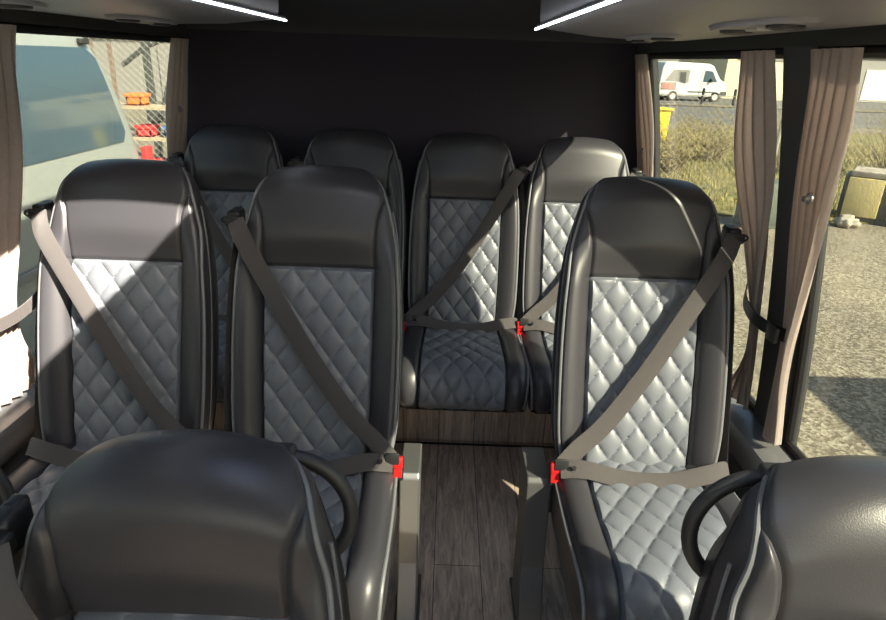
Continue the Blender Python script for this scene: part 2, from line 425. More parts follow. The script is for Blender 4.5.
zs0,zs1=.555,1.49
curtain(XR,1,[(.56,1.385,1.435),(.75,1.385,1.435),(1.0,1.35,1.43),(1.25,1.30,1.42),(1.40,1.245,1.415),(1.515,1.215,1.41)],'cream pleated curtain on the near side of the right-hand pillar',5,.012,eyelet=(1.22,.22))
curtain(XR,1,[(.56,1.56,1.70),(.75,1.56,1.60),(1.0,1.56,1.66),(1.15,1.56,1.73),(1.3,1.56,1.77),(1.515,1.56,1.75)],'beige bunched curtain on the far side of the right-hand pillar',4,.012)
curtain(XR,1,[(.56,2.52,2.74),(1.0,2.54,2.74),(1.515,2.57,2.75)],'narrow beige curtain at the right rear corner',4,.010,eyelet=(1.15,.3))
curtain(XL,-1,[(.56,1.42,1.62),(.75,1.42,1.56),(1.0,1.42,1.62),(1.25,1.42,1.66),(1.515,1.42,1.665)],'beige curtain at the left edge, tied back beside the window seat',5,.014)
curtain(XL,-1,[(.56,2.50,2.74),(1.0,2.56,2.74),(1.515,2.57,2.75)],'narrow pale curtain at the left rear corner',4,.012,eyelet=(1.25,.3))
def tieback(fx,sgn,label,mt,z0,z1,ya,yb):
    e=tag(empty('curtain_tieback',(fx(z0)-sgn*.05,ya,z0)),label,'curtain strap')
    ox,oy,oz=e.location
    mb=MB(); vs=[];fs=[];N=18
    for k in range(N+1):
        t=k/N; y=ya+(yb-ya)*t; z=z0+(z1-z0)*t-.012*sin(pi*t)
        x=fx(z)-sgn*(.004+.062*max(0,sin(pi*min(1,max(0,.5+(t-.5)*.9))))**.6)
        for dz,dx in ((-.017,0),(.017,0),(.017,.003),(-.017,.003)): vs.append((x-sgn*dx-ox,y-oy,z+dz-oz))
    for k in range(N):
        for i in range(4): j=(i+1)%4; fs.append((4*k+i,4*k+j,4*k+4+j,4*k+4+i))
    fs.append((0,1,2,3)); fs.append((4*N+3,4*N+2,4*N+1,4*N))
    mb.add(vs,fs); mb.build('strap',mt,e)
    t=.10; y=ya+(yb-ya)*t; z=z0+(z1-z0)*t-.012*sin(pi*t)
    b=MB(); xx=fx(z)-sgn*.060
    b.box((xx-ox,y-oy,z-oz),(.012,.045,.04),bev=.004); b.build('strap_buckle',M['plastic'],e)
tieback(XR,1,'black strap with clip holding the curtains to the right-hand pillar',M['plastic'],.868,.91,1.39,1.64)
tieback(XL,-1,'beige strap holding back the left edge curtain',M['webbing'],.80,.84,1.36,1.70)

# ------------------------------------------------------------ seats
PHI=radians(18)
DW,DH=.072,.098
def quilt(x,s):
    a=x/DW+s/DH; b=x/DW-s/DH
    f=abs(sin(pi*a))*abs(sin(pi*b))
    return f**.30
BWF=lambda s,p:smooth_interp(BW,s)
def grid_pad(profile, wf, qf, pr, qrange, disp, skirt, ncol=(12,84), nsk=5):
    """profile(p)->(y,z,ny,nz,s). returns two MBs: cover, quilted panel"""
    no,ni=ncol; rows=pr
    ts=[]   # columns: ('o',k) etc
    cols=[]
    for k in range(no+1): cols.append(-1+ .5*k/no)
    for k in range(1,ni+1): cols.append(-.5+ k/ni)
    for k in range(1,no+1): cols.append(.5+.5*k/no)
    P=[]
    for p in rows:
        y,z,ny,nz,s=profile(p); w_=wf(s,p); q=qf(s,p); row=[]
        for t in cols:
            at=abs(t); sg=1 if t>0 else -1
            x = sg*(at/.5*q if at<=.5 else q+(at-.5)/.5*(w_-q))
            d=disp(x,s,w_,q,p)
            ds=arch(x,s) if wf is BWF else 0
            row.append((x,y+ny*d+ds*sin(PHI),z+nz*d+ds*cos(PHI)))
        # skirts
        L=[];R=[]
        for k in range(1,nsk+1):
            xx,yy,zz=skirt(k/nsk,w_,y,z,ny,nz,s,p)
            R.append((xx,yy,zz)); L.insert(0,(-xx,yy,zz))
        P.append(L+row+R)
    C=len(P[0]); cov=MB(); pan=MB()
    i0=nsk+no; i1=nsk+no+ni
    cv=[v for r_ in P for v in r_]
    cf=[];pf=[]
    for r_ in range(len(P)-1):
        sm=(profile(rows[r_])[4]+profile(rows[r_+1])[4])/2
        for c in range(C-1):
            f=(r_*C+c,r_*C+c+1,(r_+1)*C+c+1,(r_+1)*C+c)
            if i0<=c<i1 and qrange[0]<=sm<=qrange[1]: pf.append(f)
            else: cf.append(f)
    cf.append(tuple(range(C))); cf.append(tuple((len(P)-1)*C+k for k in range(C)))
    # close the back of the pad
    for r_ in range(len(P)-1): cf.append((r_*C,(r_+1)*C,(r_+1)*C+C-1,r_*C+C-1))
    def compact(fs):
        used=sorted({i for f in fs for i in f}); mp={o:n for n,o in enumerate(used)}
        return [cv[i] for i in used],[tuple(mp[i] for i in f) for f in fs]
    cov.add(*compact(cf)); pan.add(*compact(pf))
    return cov,pan
# backrest profile: p is arc length, straight then rolling over the top
SQ=.508  # top of quilting
BW=[(-.06,.165),(-.02,.19),(.04,.205),(.12,.213),(.3,.215),(.42,.212),(.52,.205),(.60,.196),(.66,.184),(.70,.173),(.73,.163),(.76,.146),(.80,.118)]
BQ=[(-.06,.134),(0,.138),(.2,.144),(.508,.146),(.56,.146),(.61,.148),(.65,.151),(.69,.162),(.715,.166),(.75,.150),(.80,.114)]
ST=.70; ARCH=.018
def arch(x,s):
    return -ARCH*(abs(x)/.16)**2.2*sstep(.50,.72,s)
def bprof(p):
    # p in metres along centre line
    st=ST; R=.072
    if p<=st: s,n,a=p,0,0
    else:
        a=(p-st)/R; s=st+R*sin(a); n=-R*(1-cos(a))
        a=min(a,2.2)
    ns,nn=sin(a),cos(a)   # normal components along s and n
    y=s*sin(PHI)-n*cos(PHI); z=.47+s*cos(PHI)+n*sin(PHI)
    ny=ns*sin(PHI)-nn*cos(PHI); nz=ns*cos(PHI)+nn*sin(PHI)
    return (y,z,ny,nz,p)
def bdisp(x,s,w_,q,p):
    ax=abs(x); q=min(q,w_-.001)
    e=max(0,(w_-ax)); tor=1-sstep(.48,.62,s)
    rl=.034*tor+.012*(1-tor); v0=.0*tor+.012*(1-tor)
    d=-.014*(1-sqrt(max(0,1-(1-min(1,e/.014))**2)))
    if ax>q:
        u=min(1,(ax-q)/max(1e-4,(w_-q))); d+= v0+(rl-v0)*u**.85+(.007*tor+.002)*sin(pi*u)
    else:
        d+= v0-.004*tor*(1-(ax/q)**2)
    d+=.016*sstep(.50,.60,s)*(1-sstep(.70,.80,s))*(1-(ax/max(w_,.01))**2)
    g=.006*exp(-((ax-q)/.0045)**2)*(1-sstep(.70,.74,s))
    if ax<q+.01: g+=.007*exp(-((s-SQ)/.005)**2)
    d-=g
    if ax<=q and s<SQ:
        ed=min(1,min(q-ax,abs(SQ-s))/.006)
        d+=.0125*quilt(x,s-SQ)*ed-.002
    bot=sstep(-.06,0.02,s); d*=.3+.7*bot
    return d
def bskirt(t,w_,y,z,ny,nz,s,p):
    # side wall goes backwards (n negative)
    if s<=ST: n0=0
    else: n0=-.072*(1-cos(min((s-ST)/.072,2.2)))
    d0=bdisp(w_,s,w_,.13,s); y+=ny*0; n0+=0
    n1=-.082; n=n0+(n1-n0)*t if n0>n1 else n0
    dn=n-n0
    d0*=(1-t); ds=arch(w_,s); y+=ds*sin(PHI); z+=ds*cos(PHI)
    xx=w_+.007*sin(pi*t)-.004*t
    return (xx,y-dn*cos(PHI)+ny*d0,z+dn*sin(PHI)+nz*d0)
def brows(): return [-.06+.0036*k for k in range(int((ST+.06)/.0036)+1)]+[ST+.006*k for k in range(1,23)]
BACK_COVER,BACK_PANEL=None,None
def build_back():
    return grid_pad(bprof,BWF,lambda s,p:smooth_interp(BQ,s),brows(),(-.06,SQ),bdisp,bskirt)
# cushion
CUSH=[(.05,.445),(.0,.462),(-.10,.468),(-.25,.474),(-.36,.480),(-.405,.476),(-.435,.460),(-.453,.430),(-.458,.395),(-.452,.365),(-.438,.348)]
def arc(pts):
    ls=[0]
    for a,b in zip(pts,pts[1:]): ls.append(ls[-1]+sqrt((a[0]-b[0])**2+(a[1]-b[1])**2))
    return ls
CL=arc(CUSH); CY=[(l,p[0]) for l,p in zip(CL,CUSH)]; CZt=[(l,p[1]) for l,p in zip(CL,CUSH)]
def cprof(p):
    y=smooth_interp(CY,p); z=smooth_interp(CZt,p)
    h=.004; y2=smooth_interp(CY,p+h); z2=smooth_interp(CZt,p+h); y1=smooth_interp(CY,p-h); z1=smooth_interp(CZt,p-h)
    t=Vector((0,y2-y1,z2-z1)).normalized(); n=Vector((0,t.z,-t.y))   # rotate
    return (y,z,n.y,n.z,p)
def cw(s,p): return smooth_interp([(0,.19),(.06,.215),(.2,.224),(.4,.226),(.5,.222),(CL[-1],.212)],s)
def cq(s,p): return smooth_interp([(0,.128),(.2,.146),(.45,.15),(CL[-1],.15)],s)
def cdisp(x,s,w_,q,p):
    ax=abs(x); e=max(0,w_-ax); rim=min(1,e/.03); d=.020*sqrt(max(0,1-(1-rim)**2))
    if ax>q: d+=.010*max(0,sin(pi*min(1,(ax-q)/(w_-q))))**.8
    d-=.007*exp(-((ax-q)/.0045)**2)
    if ax<=q: d+=.0115*quilt(x,s)*min(1,(q-ax)/.006)-.004
    return d*(1-.6*sstep(CL[-1]-.05,CL[-1],s))
def cskirt(t,w_,y,z,ny,nz,s,p):
    zt=min(z,.35); return (w_+.006*sin(pi*t), y, z+(zt-z)*t)
crow=[CL[-1]*k/150 for k in range(151)]
def build_cush(): return grid_pad(cprof,cw,cq,crow,(0,CL[-1]),cdisp,cskirt)
bc,bp_=build_back(); cc,cp=build_cush()

def ribbon(mb, pts, width, wdirs, th=.0016):
    vs=[];fs=[];N=len(pts)
    for i,p in enumerate(pts):
        p=Vector(p); a=Vector(pts[max(0,i-1)]); b=Vector(pts[min(N-1,i+1)]); t=(b-a).normalized()
        wd=Vector(wdirs[i]) if isinstance(wdirs,list) else Vector(wdirs)
        wd=(wd-t*wd.dot(t)).normalized(); n=t.cross(wd)
        for (u,v) in ((-1,-1),(-.86,1),(.86,1),(1,-1)):
            vs.append(p+wd*u*width/2+n*v*th/2)
    for i in range(N-1):
        for k in range(4): l=(k+1)%4; fs.append((4*i+k,4*i+l,4*i+4+l,4*i+4+k))
    fs.append((0,1,2,3)); fs.append((4*N-1,4*N-2,4*N-3,4*N-4))
    mb.add(vs,fs)
def B(x,s,n): return Vector((x, s*sin(PHI)-n*cos(PHI), .47+s*cos(PHI)+n*sin(PHI)))
def bez(pts,n):
    # catmull-rom through 3D points
    pts=[Vector(p) for p in pts]; out=[]
    P=[pts[0]*2-pts[1]]+pts+[pts[-1]*2-pts[-2]]
    for i in range(1,len(P)-2):
        for k in range(n):
            t=k/n; a,b,c,d=P[i-1:i+3]
            out.append(.5*((2*b)+(c-a)*t+(2*a-5*b+4*c-d)*t*t+(-a+3*b-3*c+d)*t**3))
    out.append(pts[-1]); return out
def make_seat(sg, aisle, handle=0, low=0.0, legs='post'):
    """sg=+1: belt guide at the right shoulder; aisle=+1: metal side post on the right"""
    e=empty('bus_seat')
    bk=bc.build('backrest',M['black_leather'],e)
    bp_.build('quilted_panel',M['grey_leather'],bk)
    for s_ in (-1,1):
        mb=MB(); path=[]
        for k in range(60):
            s=-.03+(.735+.03)*k/59
            y,z,ny,nz,_=bprof(s); w_=smooth_interp(BW,s); ds=arch(w_,s); y+=ds*sin(PHI); z+=ds*cos(PHI)
            dd=bdisp(w_,s,w_,.13,s)+.002; path.append((s_*(w_+.001),y+ny*dd,z+nz*dd))
        for k in range(1,10):
            s=.735+.08*k/9; y,z,ny,nz,_=bprof(s); w_=smooth_interp(BW,s); ds=arch(w_,s); y+=ds*sin(PHI); z+=ds*cos(PHI)
            dd=bdisp(w_,s,w_,.13,s)+.001; path.append((s_*(w_+.001),y+ny*dd,z+nz*dd))
        mb.tube(path,.0045,8); mb.build('piping',M['piping'],bk)
        mb=MB(); path=[B(s_*(smooth_interp(BW,s)+.004),s,-.022) for s in [-.02+(ST-.02)*k/40 for k in range(41)]]
        mb.tube(path,.0028,6); mb.build('side_zip',M['piping'],bk)
    # rear shell
    mb=MB(); vs=[];fs=[]; R_=36;C_=24
    for r_ in range(R_+1):
        s=-.03+(ST+.075)*r_/R_; SE=ST+.045
        w_=smooth_interp(BW,s)+.003+.006*sin(pi*r_/R_)
        for c in range(C_+1):
            t=-1+2*c/C_; k=max(0,1-abs(t)**5)**.5*(max(0,1-(max(0,s-SE+.16)/.16)**3))
            vs.append(B(t*w_,s+arch(t*w_,s),-.062-.075*max(0,k)))
    for r_ in range(R_):
        for c in range(C_): i=r_*(C_+1)+c; fs.append((i,i+1,i+C_+2,i+C_+1))
    fs.append(tuple(range(C_+1))); fs.append(tuple(R_*(C_+1)+c for c in range(C_+1)))
    for r_ in range(R_): i=r_*(C_+1); fs.append((i,i+C_+1,i+2*C_+1,i+C_))
    mb.add(vs,fs); mb.build('back_shell',M['shell'],e)
    # cushion
    cs=cc.build('seat_cushion',M['black_leather'],e)
    cp.build('quilted_panel',M['grey_leather'],cs)
    for s_ in (-1,1):
        mb=MB(); path=[]
        for k in range(60):
            s=.05+(CL[-1]-.05)*k/59; y,z,ny,nz,_=cprof(s)
            path.append((s_*(cw(s,s)+.002),y+ny*.003,z+nz*.003))
        mb.tube(path,.0045,8); mb.build('piping',M['piping'],cs)
    # pan and legs
    mb=MB(); mb.box((0,-.19,.335),(.40,.44,.05),bev=.012); mb.build('seat_pan',M['plastic'],e)
    H=.31+.0
    mb=MB(); mb.tube([(-.19,-.30,.30),(.19,-.30,.30)],.014,12); mb.build('cross_bar',M['grey_metal'],e)
    if legs=='post':
        x=aisle*(.258 if aisle>0 else .264)
        # flat pressed-metal aisle post with flared head
        mb=MB(); prof=[(-.16,low+.002),(.02,low+.002),(.03,.25),(.075,.38),(.095,.45),(.095,.462),(-.055,.470),(-.065,.458),(-.07,.40),(-.09,.2)]
        n=len(prof); hw=.026 if aisle>0 else .032
        vs=[(x-hw,y,z) for y,z in prof]+[(x+hw,y,z) for y,z in prof]
        fs=[(i,(i+1)%n,n+(i+1)%n,n+i) for i in range(n)]+[tuple(range(n)),tuple(range(2*n-1,n-1,-1))]
        mb.add(vs,fs); o=mb.build('side_post',M['steel'] if aisle>0 else M['grey_metal'],e,smooth=False)
        bv=o.modifiers.new('bevel','BEVEL'); bv.width=.004; bv.segments=3
        mb=MB(); mb.box((x,-.07,low+.008),(.07,.26,.014),bev=.003); mb.build('foot_plate',M['grey_metal'],e)
        mb=MB(); mb.box((-aisle*.18,-.12,.16+low/2),(.03,.20,.32-low),bev=.006); mb.build('leg',M['grey_metal'],e)
    else:
        for s_ in (-1,1):
            mb=MB(); mb.box((s_*.17,-.10,.16+low/2),(.03,.26,.32-low),bev=.006); mb.build('leg',M['grey_metal'],e)
    # belt guide at shoulder
    g=MB(); gp=B(sg*.213,.615,.012)
    g.box(gp+Vector((sg*.012,.035,.0)),(.034,.055,.058),bev=.008); 
    g.box(gp+Vector((sg*.008,.0,.006)),(.044,.022,.026),bev=.006)
    g.box(gp+Vector((sg*.014,.055,-.02)),(.024,.03,.10),bev=.006); gd=g.build('belt_guide',M['plastic'],e)
    g=MB(); g.tube([gp+Vector((sg*.012+.024*cos(a),-.010,.010+.010*sin(a))) for a in [2*pi*k/16 for k in range(16)]],.003,6,closed=True); g.build('belt_loop',M['shell'],gd)
    # shoulder belt
    bkx=-sg*.228
    pts=bez([B(sg*.212,.622,.028),B(sg*.175,.56,.060),B(sg*.10,.43,.056),B(0,.265,.052),B(-sg*.10,.13,.056),B(-sg*.17,.065,.066),(bkx+sg*.012,-.07,.512)],10)
    N=len(pts); wd=[]
    for i in range(N):
        t=i/(N-1)
        # width direction: in the seat plane and perpendicular to the run
        a=B(0,1,0)-B(0,0,0); b=Vector((1,0,0)); run=(Vector(pts[min(N-1,i+1)])-Vector(pts[max(0,i-1)])).normalized()
        nn=B(0,0,1)-B(0,0,0); wd.append(nn.cross(run))
    mb=MB(); ribbon(mb,pts,.047,wd); mb.build('shoulder_belt',M['webbing'],e)
    # webbing running down the outer side of the back
    mb=MB(); pts=bez([B(sg*.222,.60,-.045),B(sg*.236,.45,-.035),B(sg*.240,.25,-.03),B(sg*.238,.05,-.02),B(sg*.235,-.07,.0)],8)
    ribbon(mb,pts,.046,[Vector((.35*sg,-1,.0))]*len(pts)); mb.build('side_belt',M['webbing'],e)
    # lap belt
    mb=MB(); pts=bez([(bkx+sg*.012,-.075,.512),(-sg*.15,-.085,.520),(-sg*.05,-.092,.500),(sg*.06,-.092,.498),(sg*.16,-.080,.516),(sg*.222,-.05,.508),(sg*.238,-.02,.45)],8)
    ribbon(mb,pts,.046,[Vector((0,.75,.66))]*len(pts)); lb=mb.build('lap_belt',M['webbing'],e)
    g=MB(); q=Vector((-sg*.185,-.085,.523)); g.cyl(q,q+Vector((0,-.002,.004)),.006,12); g.build('belt_stud',M['plastic'],lb)
    # buckle
    g=MB(); rt=Matrix.Rotation(radians(-14),3,'X'); c=Vector((bkx,-.060,.488)); g.box(c,(.030,.024,.062),rot=rt,bev=.005)
    g.box(c+Vector((0,.012,-.07)),(.018,.006,.11),rot=rt,bev=.002); g.box(c+Vector((sg*.014,-.012,.036)),(.036,.006,.03),rot=rt,bev=.002)
    bu=g.build('buckle',M['plastic'],e)
    g=MB(); g.box(c+Vector((0,-.006,.022)),(.026,.018,.030),rot=rt,bev=.004); g.box(c+Vector((0,-.0125,.006)),(.022,.006,.046),rot=rt,bev=.002); g.build('release_button',M['red'],bu)
    if handle:
        h=MB(); pts=[]
        for k in range(25):
            a=radians(-62+215*k/24)
            pts.append(B(handle*(.135+.075*sin(radians(-20+200*k/24))), .47+.175*(-cos(radians(-20+200*k/24))) if False else .61+.085*cos(radians(-5+190*k/24)), -.10-.02*sin(radians(180*k/24))))
        h.tube(pts,.0115,12)
        h.box(pts[0],(.05,.03,.04),bev=.008); h.box(pts[-1],(.05,.03,.04),bev=.008)
        h.build('grab_handle',M['shell'],e)
    return e
def kids(o): return [c for c in bpy.data.objects if c.parent==o]
def copy_tree(o, parent=None):
    c=o.copy(); COL.objects.link(c)
    if parent is not None: c.parent=parent; c.matrix_parent_inverse=o.matrix_parent_inverse.copy()
    for ch in kids(o): copy_tree(ch,c)
    return c
def place(e,x,y,label,z=0,rz=0,group=None):
    e.location=(x,y,z); e.rotation_euler=(0,0,rz); tag(e,label,'bus seat',group); return e
protoL=make_seat(-1,1)                       # left of the aisle: guide left, post right
protoA=None
Y2,Y3=1.393,2.32
seatB=place(protoL,-.33,Y2,'black seat with grey diamond quilting, left of the aisle, behind the nearest left seat',group='middle row bus seats')
seatC=place(make_seat(1,-1),.53,Y2,'single black seat with grey diamond quilting, right of the aisle, half in sunlight',group='middle row bus seats')
seatA=place(make_seat(-1,1,legs='plain'),-.838,Y2,'black quilted window seat on the left in bright sunlight, beside the tied curtain',group='middle row bus seats')
r1=make_seat(-1,1,legs='plain',low=.28); place(r1,-.865,Y3,'back row seat at the left rear corner, only its dark top showing',group='back row bus seats')
r2=copy_tree(r1); place(r2,-.385,Y3,'back row seat second from the left, mostly hidden behind the middle row',group='back row bus seats')
rp=make_seat(1,-1,legs='plain',low=.28)
place(rp,.075,Y3,'back row seat facing straight down the aisle, quilted cushion in view',group='back row bus seats')
r4=copy_tree(rp); place(r4,.535,Y3,'sunlit back row seat at the right rear corner',group='back row bus seats')
PHI=radians(9); ST=.655; ARCH=.034
bc,bp_=build_back()
YF1=.525; ZF=-.20
f1=place(make_seat(-1,1,handle=1,low=.20,legs='plain'),-.335,YF1,'nearest black seat at bottom left, seen from above its head panel',z=ZF,group='front row bus seats')
f0=copy_tree(f1); place(f0,-.845,YF1,'front row window seat at the bottom left edge, only its grab handle showing',z=ZF,group='front row bus seats')
f2=place(make_seat(1,-1,handle=-1,low=.20,legs='plain'),.575,.50,'nearest black seat at bottom right corner, lit by the sun',z=-.188,group='front row bus seats')

# ------------------------------------------------------------ outside
def ground(name,m,x0,x1,y0,y1,z,th=.1):
    mb=MB(); mb.box(((x0+x1)/2,(y0+y1)/2,z-th/2),(x1-x0,y1-y0,th)); return struct(mb.build(name,m,smooth=False))
ground('ground',M['gravel'],-60,80,-30,140,GZ)
def poly_ground(name,m,pts,z,kind='structure'):
    mb=MB(); n=len(pts); mb.add([(x,y,z) for x,y in pts]+[(x,y,z-.06) for x,y in pts],[tuple(range(n)),tuple(range(2*n-1,n-1,-1))]+[(i,(i+1)%n,n+(i+1)%n,n+i) for i in range(n)])
    o=mb.build(name,m,smooth=False); o['kind']=kind; return o
poly_ground('trim_7',M['grass'],[(1.6,10.2),(12,9.2),(40,8.5),(60,29),(7,25)],GZ+.03)
poly_ground('trim_8',M['asphalt'],[(2,27.5),(70,31),(70,60),(4,60)],GZ+.02)
poly_ground('trim_9',M['gravel'],[(5,40.5),(60,40.5),(60,41.1),(5,41.1)],GZ+.13)

def extrude_profile(mb, prof, y0, y1, ax='y', mi=0):
    n=len(prof); vs=[(a,y0,b) for a,b in prof]+[(a,y1,b) for a,b in prof]
    fs=[(i,(i+1)%n,n+(i+1)%n,n+i) for i in range(n)]+[tuple(range(n)),tuple(range(2*n-1,n-1,-1))]
    mb.add(vs,fs,mi)
# white minibus parked alongside on the left
def minibus():
    X0=-2.3; Y1=4.86
    e=tag(empty('minibus',(X0-1.0,2.0,GZ)),'white minibus parked close outside the left window with a wide tinted window','minibus')
    ox,oy,oz=e.location
    # side body surface: x(z) lean and rear end y(z) curve
    fx=lambda z: smooth_interp([(GZ+.25,X0-.04),(GZ+.9,X0+.02),(GZ+1.5,X0),(GZ+2.2,X0-.07),(GZ+2.5,X0-.20),(GZ+2.66,X0-.55)],z)
    fy=lambda z: smooth_interp([(GZ+.25,Y1+.03),(GZ+1.0,Y1+.02),(GZ+1.6,Y1-.05),(GZ+2.1,Y1-.26),(GZ+2.4,Y1-.50),(GZ+2.66,Y1-.9)],z)
    zs=[GZ+.25+(2.41)*k/26 for k in range(27)]
    secs=[]
    for z in zs:
        xo=fx(z); xi=2*(X0-1.0)-xo; ye=fy(z); yf=-1.2
        r_=.22
        ring=[(xo,yf)]+[(xo,yf+(ye-r_-yf)*k/8) for k in range(1,9)]
        ring+=[(xo-r_*(1-cos(a)),ye-r_+r_*sin(a)) for a in [pi/2*k/6 for k in range(1,7)]]
        ring+=[(xi+r_*(1-cos(a)),ye-r_+r_*sin(a)) for a in [pi/2*(6-k)/6 for k in range(0,7)]]
        ring+=[(xi,yf)]
        secs.append([(x-ox,y-oy,z-oz) for x,y in ring])
    n=len(secs[0]); vs=[p for s_ in secs for p in s_]; fs=[]
    for k in range(len(secs)-1):
        for i in range(n): j=(i+1)%n; fs.append((k*n+i,k*n+j,(k+1)*n+j,(k+1)*n+i))
    fs.append(tuple(range(n))); fs.append(tuple((len(secs)-1)*n+i for i in range(n)))
    mb=MB(); mb.add(vs,fs); mb.build('body',M['car_white'],e)
    # side windows, rounded corners, slightly proud
    def win(y0,y1,z0,z1,slant=0,nm='side_window'):
        N=8; r_=.07; pts=[]
        for (cy,cz,a0) in ((y1-r_,z1-r_,0),(y0+r_,z1-r_,90),(y0+r_,z0+r_,180),(y1-r_,z0+r_,270)):
            for k in range(N+1):
                a=radians(a0+90*k/N); pts.append((cy+r_*cos(a),cz+r_*sin(a)))
        out=[]
        for y,z in pts:
            yy=y-slant*((z-z0)/(z1-z0)) if y>(y0+y1)/2 else y
            out.append((yy,z))
        m=len(out); g=MB(); rows=10
        # strip fill by z rows for curvature
        vs=[];fs=[]
        for k in range(rows+1):
            z=z0+(z1-z0)*k/rows; dz=min(z-z0,z1-z); inset_=r_-sqrt(max(0,r_*r_-(r_-dz)**2)) if dz<r_ else 0
            a=y0+inset_; b=y1-inset_-slant*((z-z0)/(z1-z0))
            vs+=[(fx(z)+.006-ox,a-oy,z-oz),(fx(z)+.006-ox,b-oy,z-oz),(fx(z)-.01-ox,b-oy,z-oz),(fx(z)-.01-ox,a-oy,z-oz)]
        for k in range(rows):
            for i in range(4): j=(i+1)%4; fs.append((4*k+i,4*k+j,4*k+4+j,4*k+4+i))
        fs.append((0,1,2,3)); fs.append((4*rows+3,4*rows+2,4*rows+1,4*rows))
        g.add(vs,fs); w_=g.build(nm,M['car_dark_glass'],e)
        return w_
    win(1.2,4.56,.86,1.47,.19); win(-.8,1.1,.86,1.47)
    g=MB(); g.box((fx(1.50)+.02-ox,4.28-oy,1.505-oz),(.03,.10,.035),bev=.008); g.build('marker_lamp',M['dark'],e)
    g=MB(); g.box((fx(.3)+.012-ox,2.4-oy,.30-oz),(.02,4.6,.05),bev=.006); g.build('side_moulding',M['grey_wall'],e)
    g=MB(); g.box((fx(.0)+.0-ox,2.9-oy,.2-oz),(.012,.010,1.1)); g.build('panel_gap',M['dark'],e)
    g=MB(); g.box((fx(.7)+.0-ox,4.80-oy,.62-oz),(.05,.10,.34),bev=.01); g.build('tail_lamp',M['red_crate'],e)
    for yy in (3.4,.0):
        g=MB(); g.cyl((X0-.24-ox,yy-oy,GZ+.34-oz),(X0+.02-ox,yy-oy,GZ+.34-oz),.34,32); wv=g.build('wheel',M['rubber'],e)
        g=MB(); g.cyl((X0+.0-ox,yy-oy,GZ+.34-oz),(X0+.03-ox,yy-oy,GZ+.34-oz),.2,24); g.build('wheel_rim',M['steel'],wv)
minibus()

# chain link fences
def chain_fence(p0,p1,h,label,cell=.07,wr=.0022):
    a=Vector((*p0,0)); b=Vector((*p1,0)); L=(b-a).length; rz=math.atan2(b.y-a.y,b.x-a.x)
    e=tag(empty('chain_link_fence',(a.x,a.y,GZ),rz),label,'fence')
    mb=MB(); d=cell*sqrt(2)
    k=-int(h/d)-1
    while k*d<L:
        for sg in (1,-1):
            x0=k*d; x1=x0+h; z0,z1=(0.03,h+.03) if sg>0 else (h+.03,.03)
            # clip in x
            t0=max(0,-x0/h); t1=min(1,(L-x0)/h)
            if t1>t0:
                mb.tube([(x0+h*t0,0,z0+(z1-z0)*t0),(x0+h*t1,0,z0+(z1-z0)*t1)],wr,3,cap=False)
        k+=1
    o=mb.build('wire_mesh',M['galv'],e)
    n=max(1,int(L/2.5)); 
    for i in range(n+1):
        g=MB(); g.cyl((L*i/n,.03,0),(L*i/n,.03,h+.12),.03,12); g.build('post',M['galv'],e)
    g=MB(); g.cyl((0,.0,h+.02),(L,.0,h+.02),.008,8); g.build('top_rail',M['galv'],e)
chain_fence((-10.5,9.5),(-3.2,9.5),2.35,'galvanised chain-link fence beyond the white minibus on the left',.075,.003)
chain_fence((3.2,11.6),(16.5,10.7),1.75,'chain-link fence along the grass on the right',.085,.0017)

def crate(x,y,z,sz,m,label,name='crate',cat='crate',group=None,rz=0):
    e=tag(empty(name,(x,y,z),rz),label,cat,group)
    sx,sy,sh=sz; t=.03; mb=MB()
    mb.box((0,0,t/2),(sx,sy,t))
    for s_ in (-1,1):
        mb.box((s_*(sx/2-t/2),0,sh/2),(t,sy,sh),bev=.004); mb.box((0,s_*(sy/2-t/2),sh/2),(sx,t,sh),bev=.004)
    mb.build('body',m,e)
    g=MB()
    for s_ in (-1,1):
        g.box((0,s_*(sy/2+.008),sh-.03),(sx+.04,.03,.05),bev=.005); g.box((s_*(sx/2+.008),0,sh-.03),(.03,sy+.04,.05),bev=.005)
    g.build('rim',m,e)
# stored goods behind the left fence
def shelf_rack(x,y,rows,label):
    e=tag(empty('pallet_racking',(x,y,GZ)),label,'storage rack')
    for sx in (-.75,.75):
        for sy in (-.3,.3):
            g=MB(); g.box((sx,sy,1.15),(.06,.06,2.3)); g.build('upright',M['rust'],e,smooth=False)
    for z in rows:
        g=MB(); g.box((0,0,z),(1.56,.66,.05)); g.build('shelf',M['wood'],e,smooth=False)
shelf_rack(-5.35,11.6,(.12,.72,1.25),'rusty storage rack stacked with crates behind the left fence')
crate(-5.55,11.55,GZ+1.28,(.26,.35,.20),M['orange'],'orange crate, topmost on the storage rack outside left')
crate(-5.45,11.55,GZ+.745,(.26,.35,.20),M['red_crate'],'red crate on the middle shelf of the rack outside left')
crate(-4.95,11.55,GZ+.745,(.26,.35,.20),M['blue'],'blue crate on the middle shelf, right of the red crate')
crate(-5.45,11.55,GZ+.145,(.26,.35,.20),M['red_crate'],'red crate on the bottom shelf of the rack outside left')
crate(-4.95,11.55,GZ+.145,(.26,.35,.20),M['blue'],'blue crate on the bottom shelf of the rack outside left')
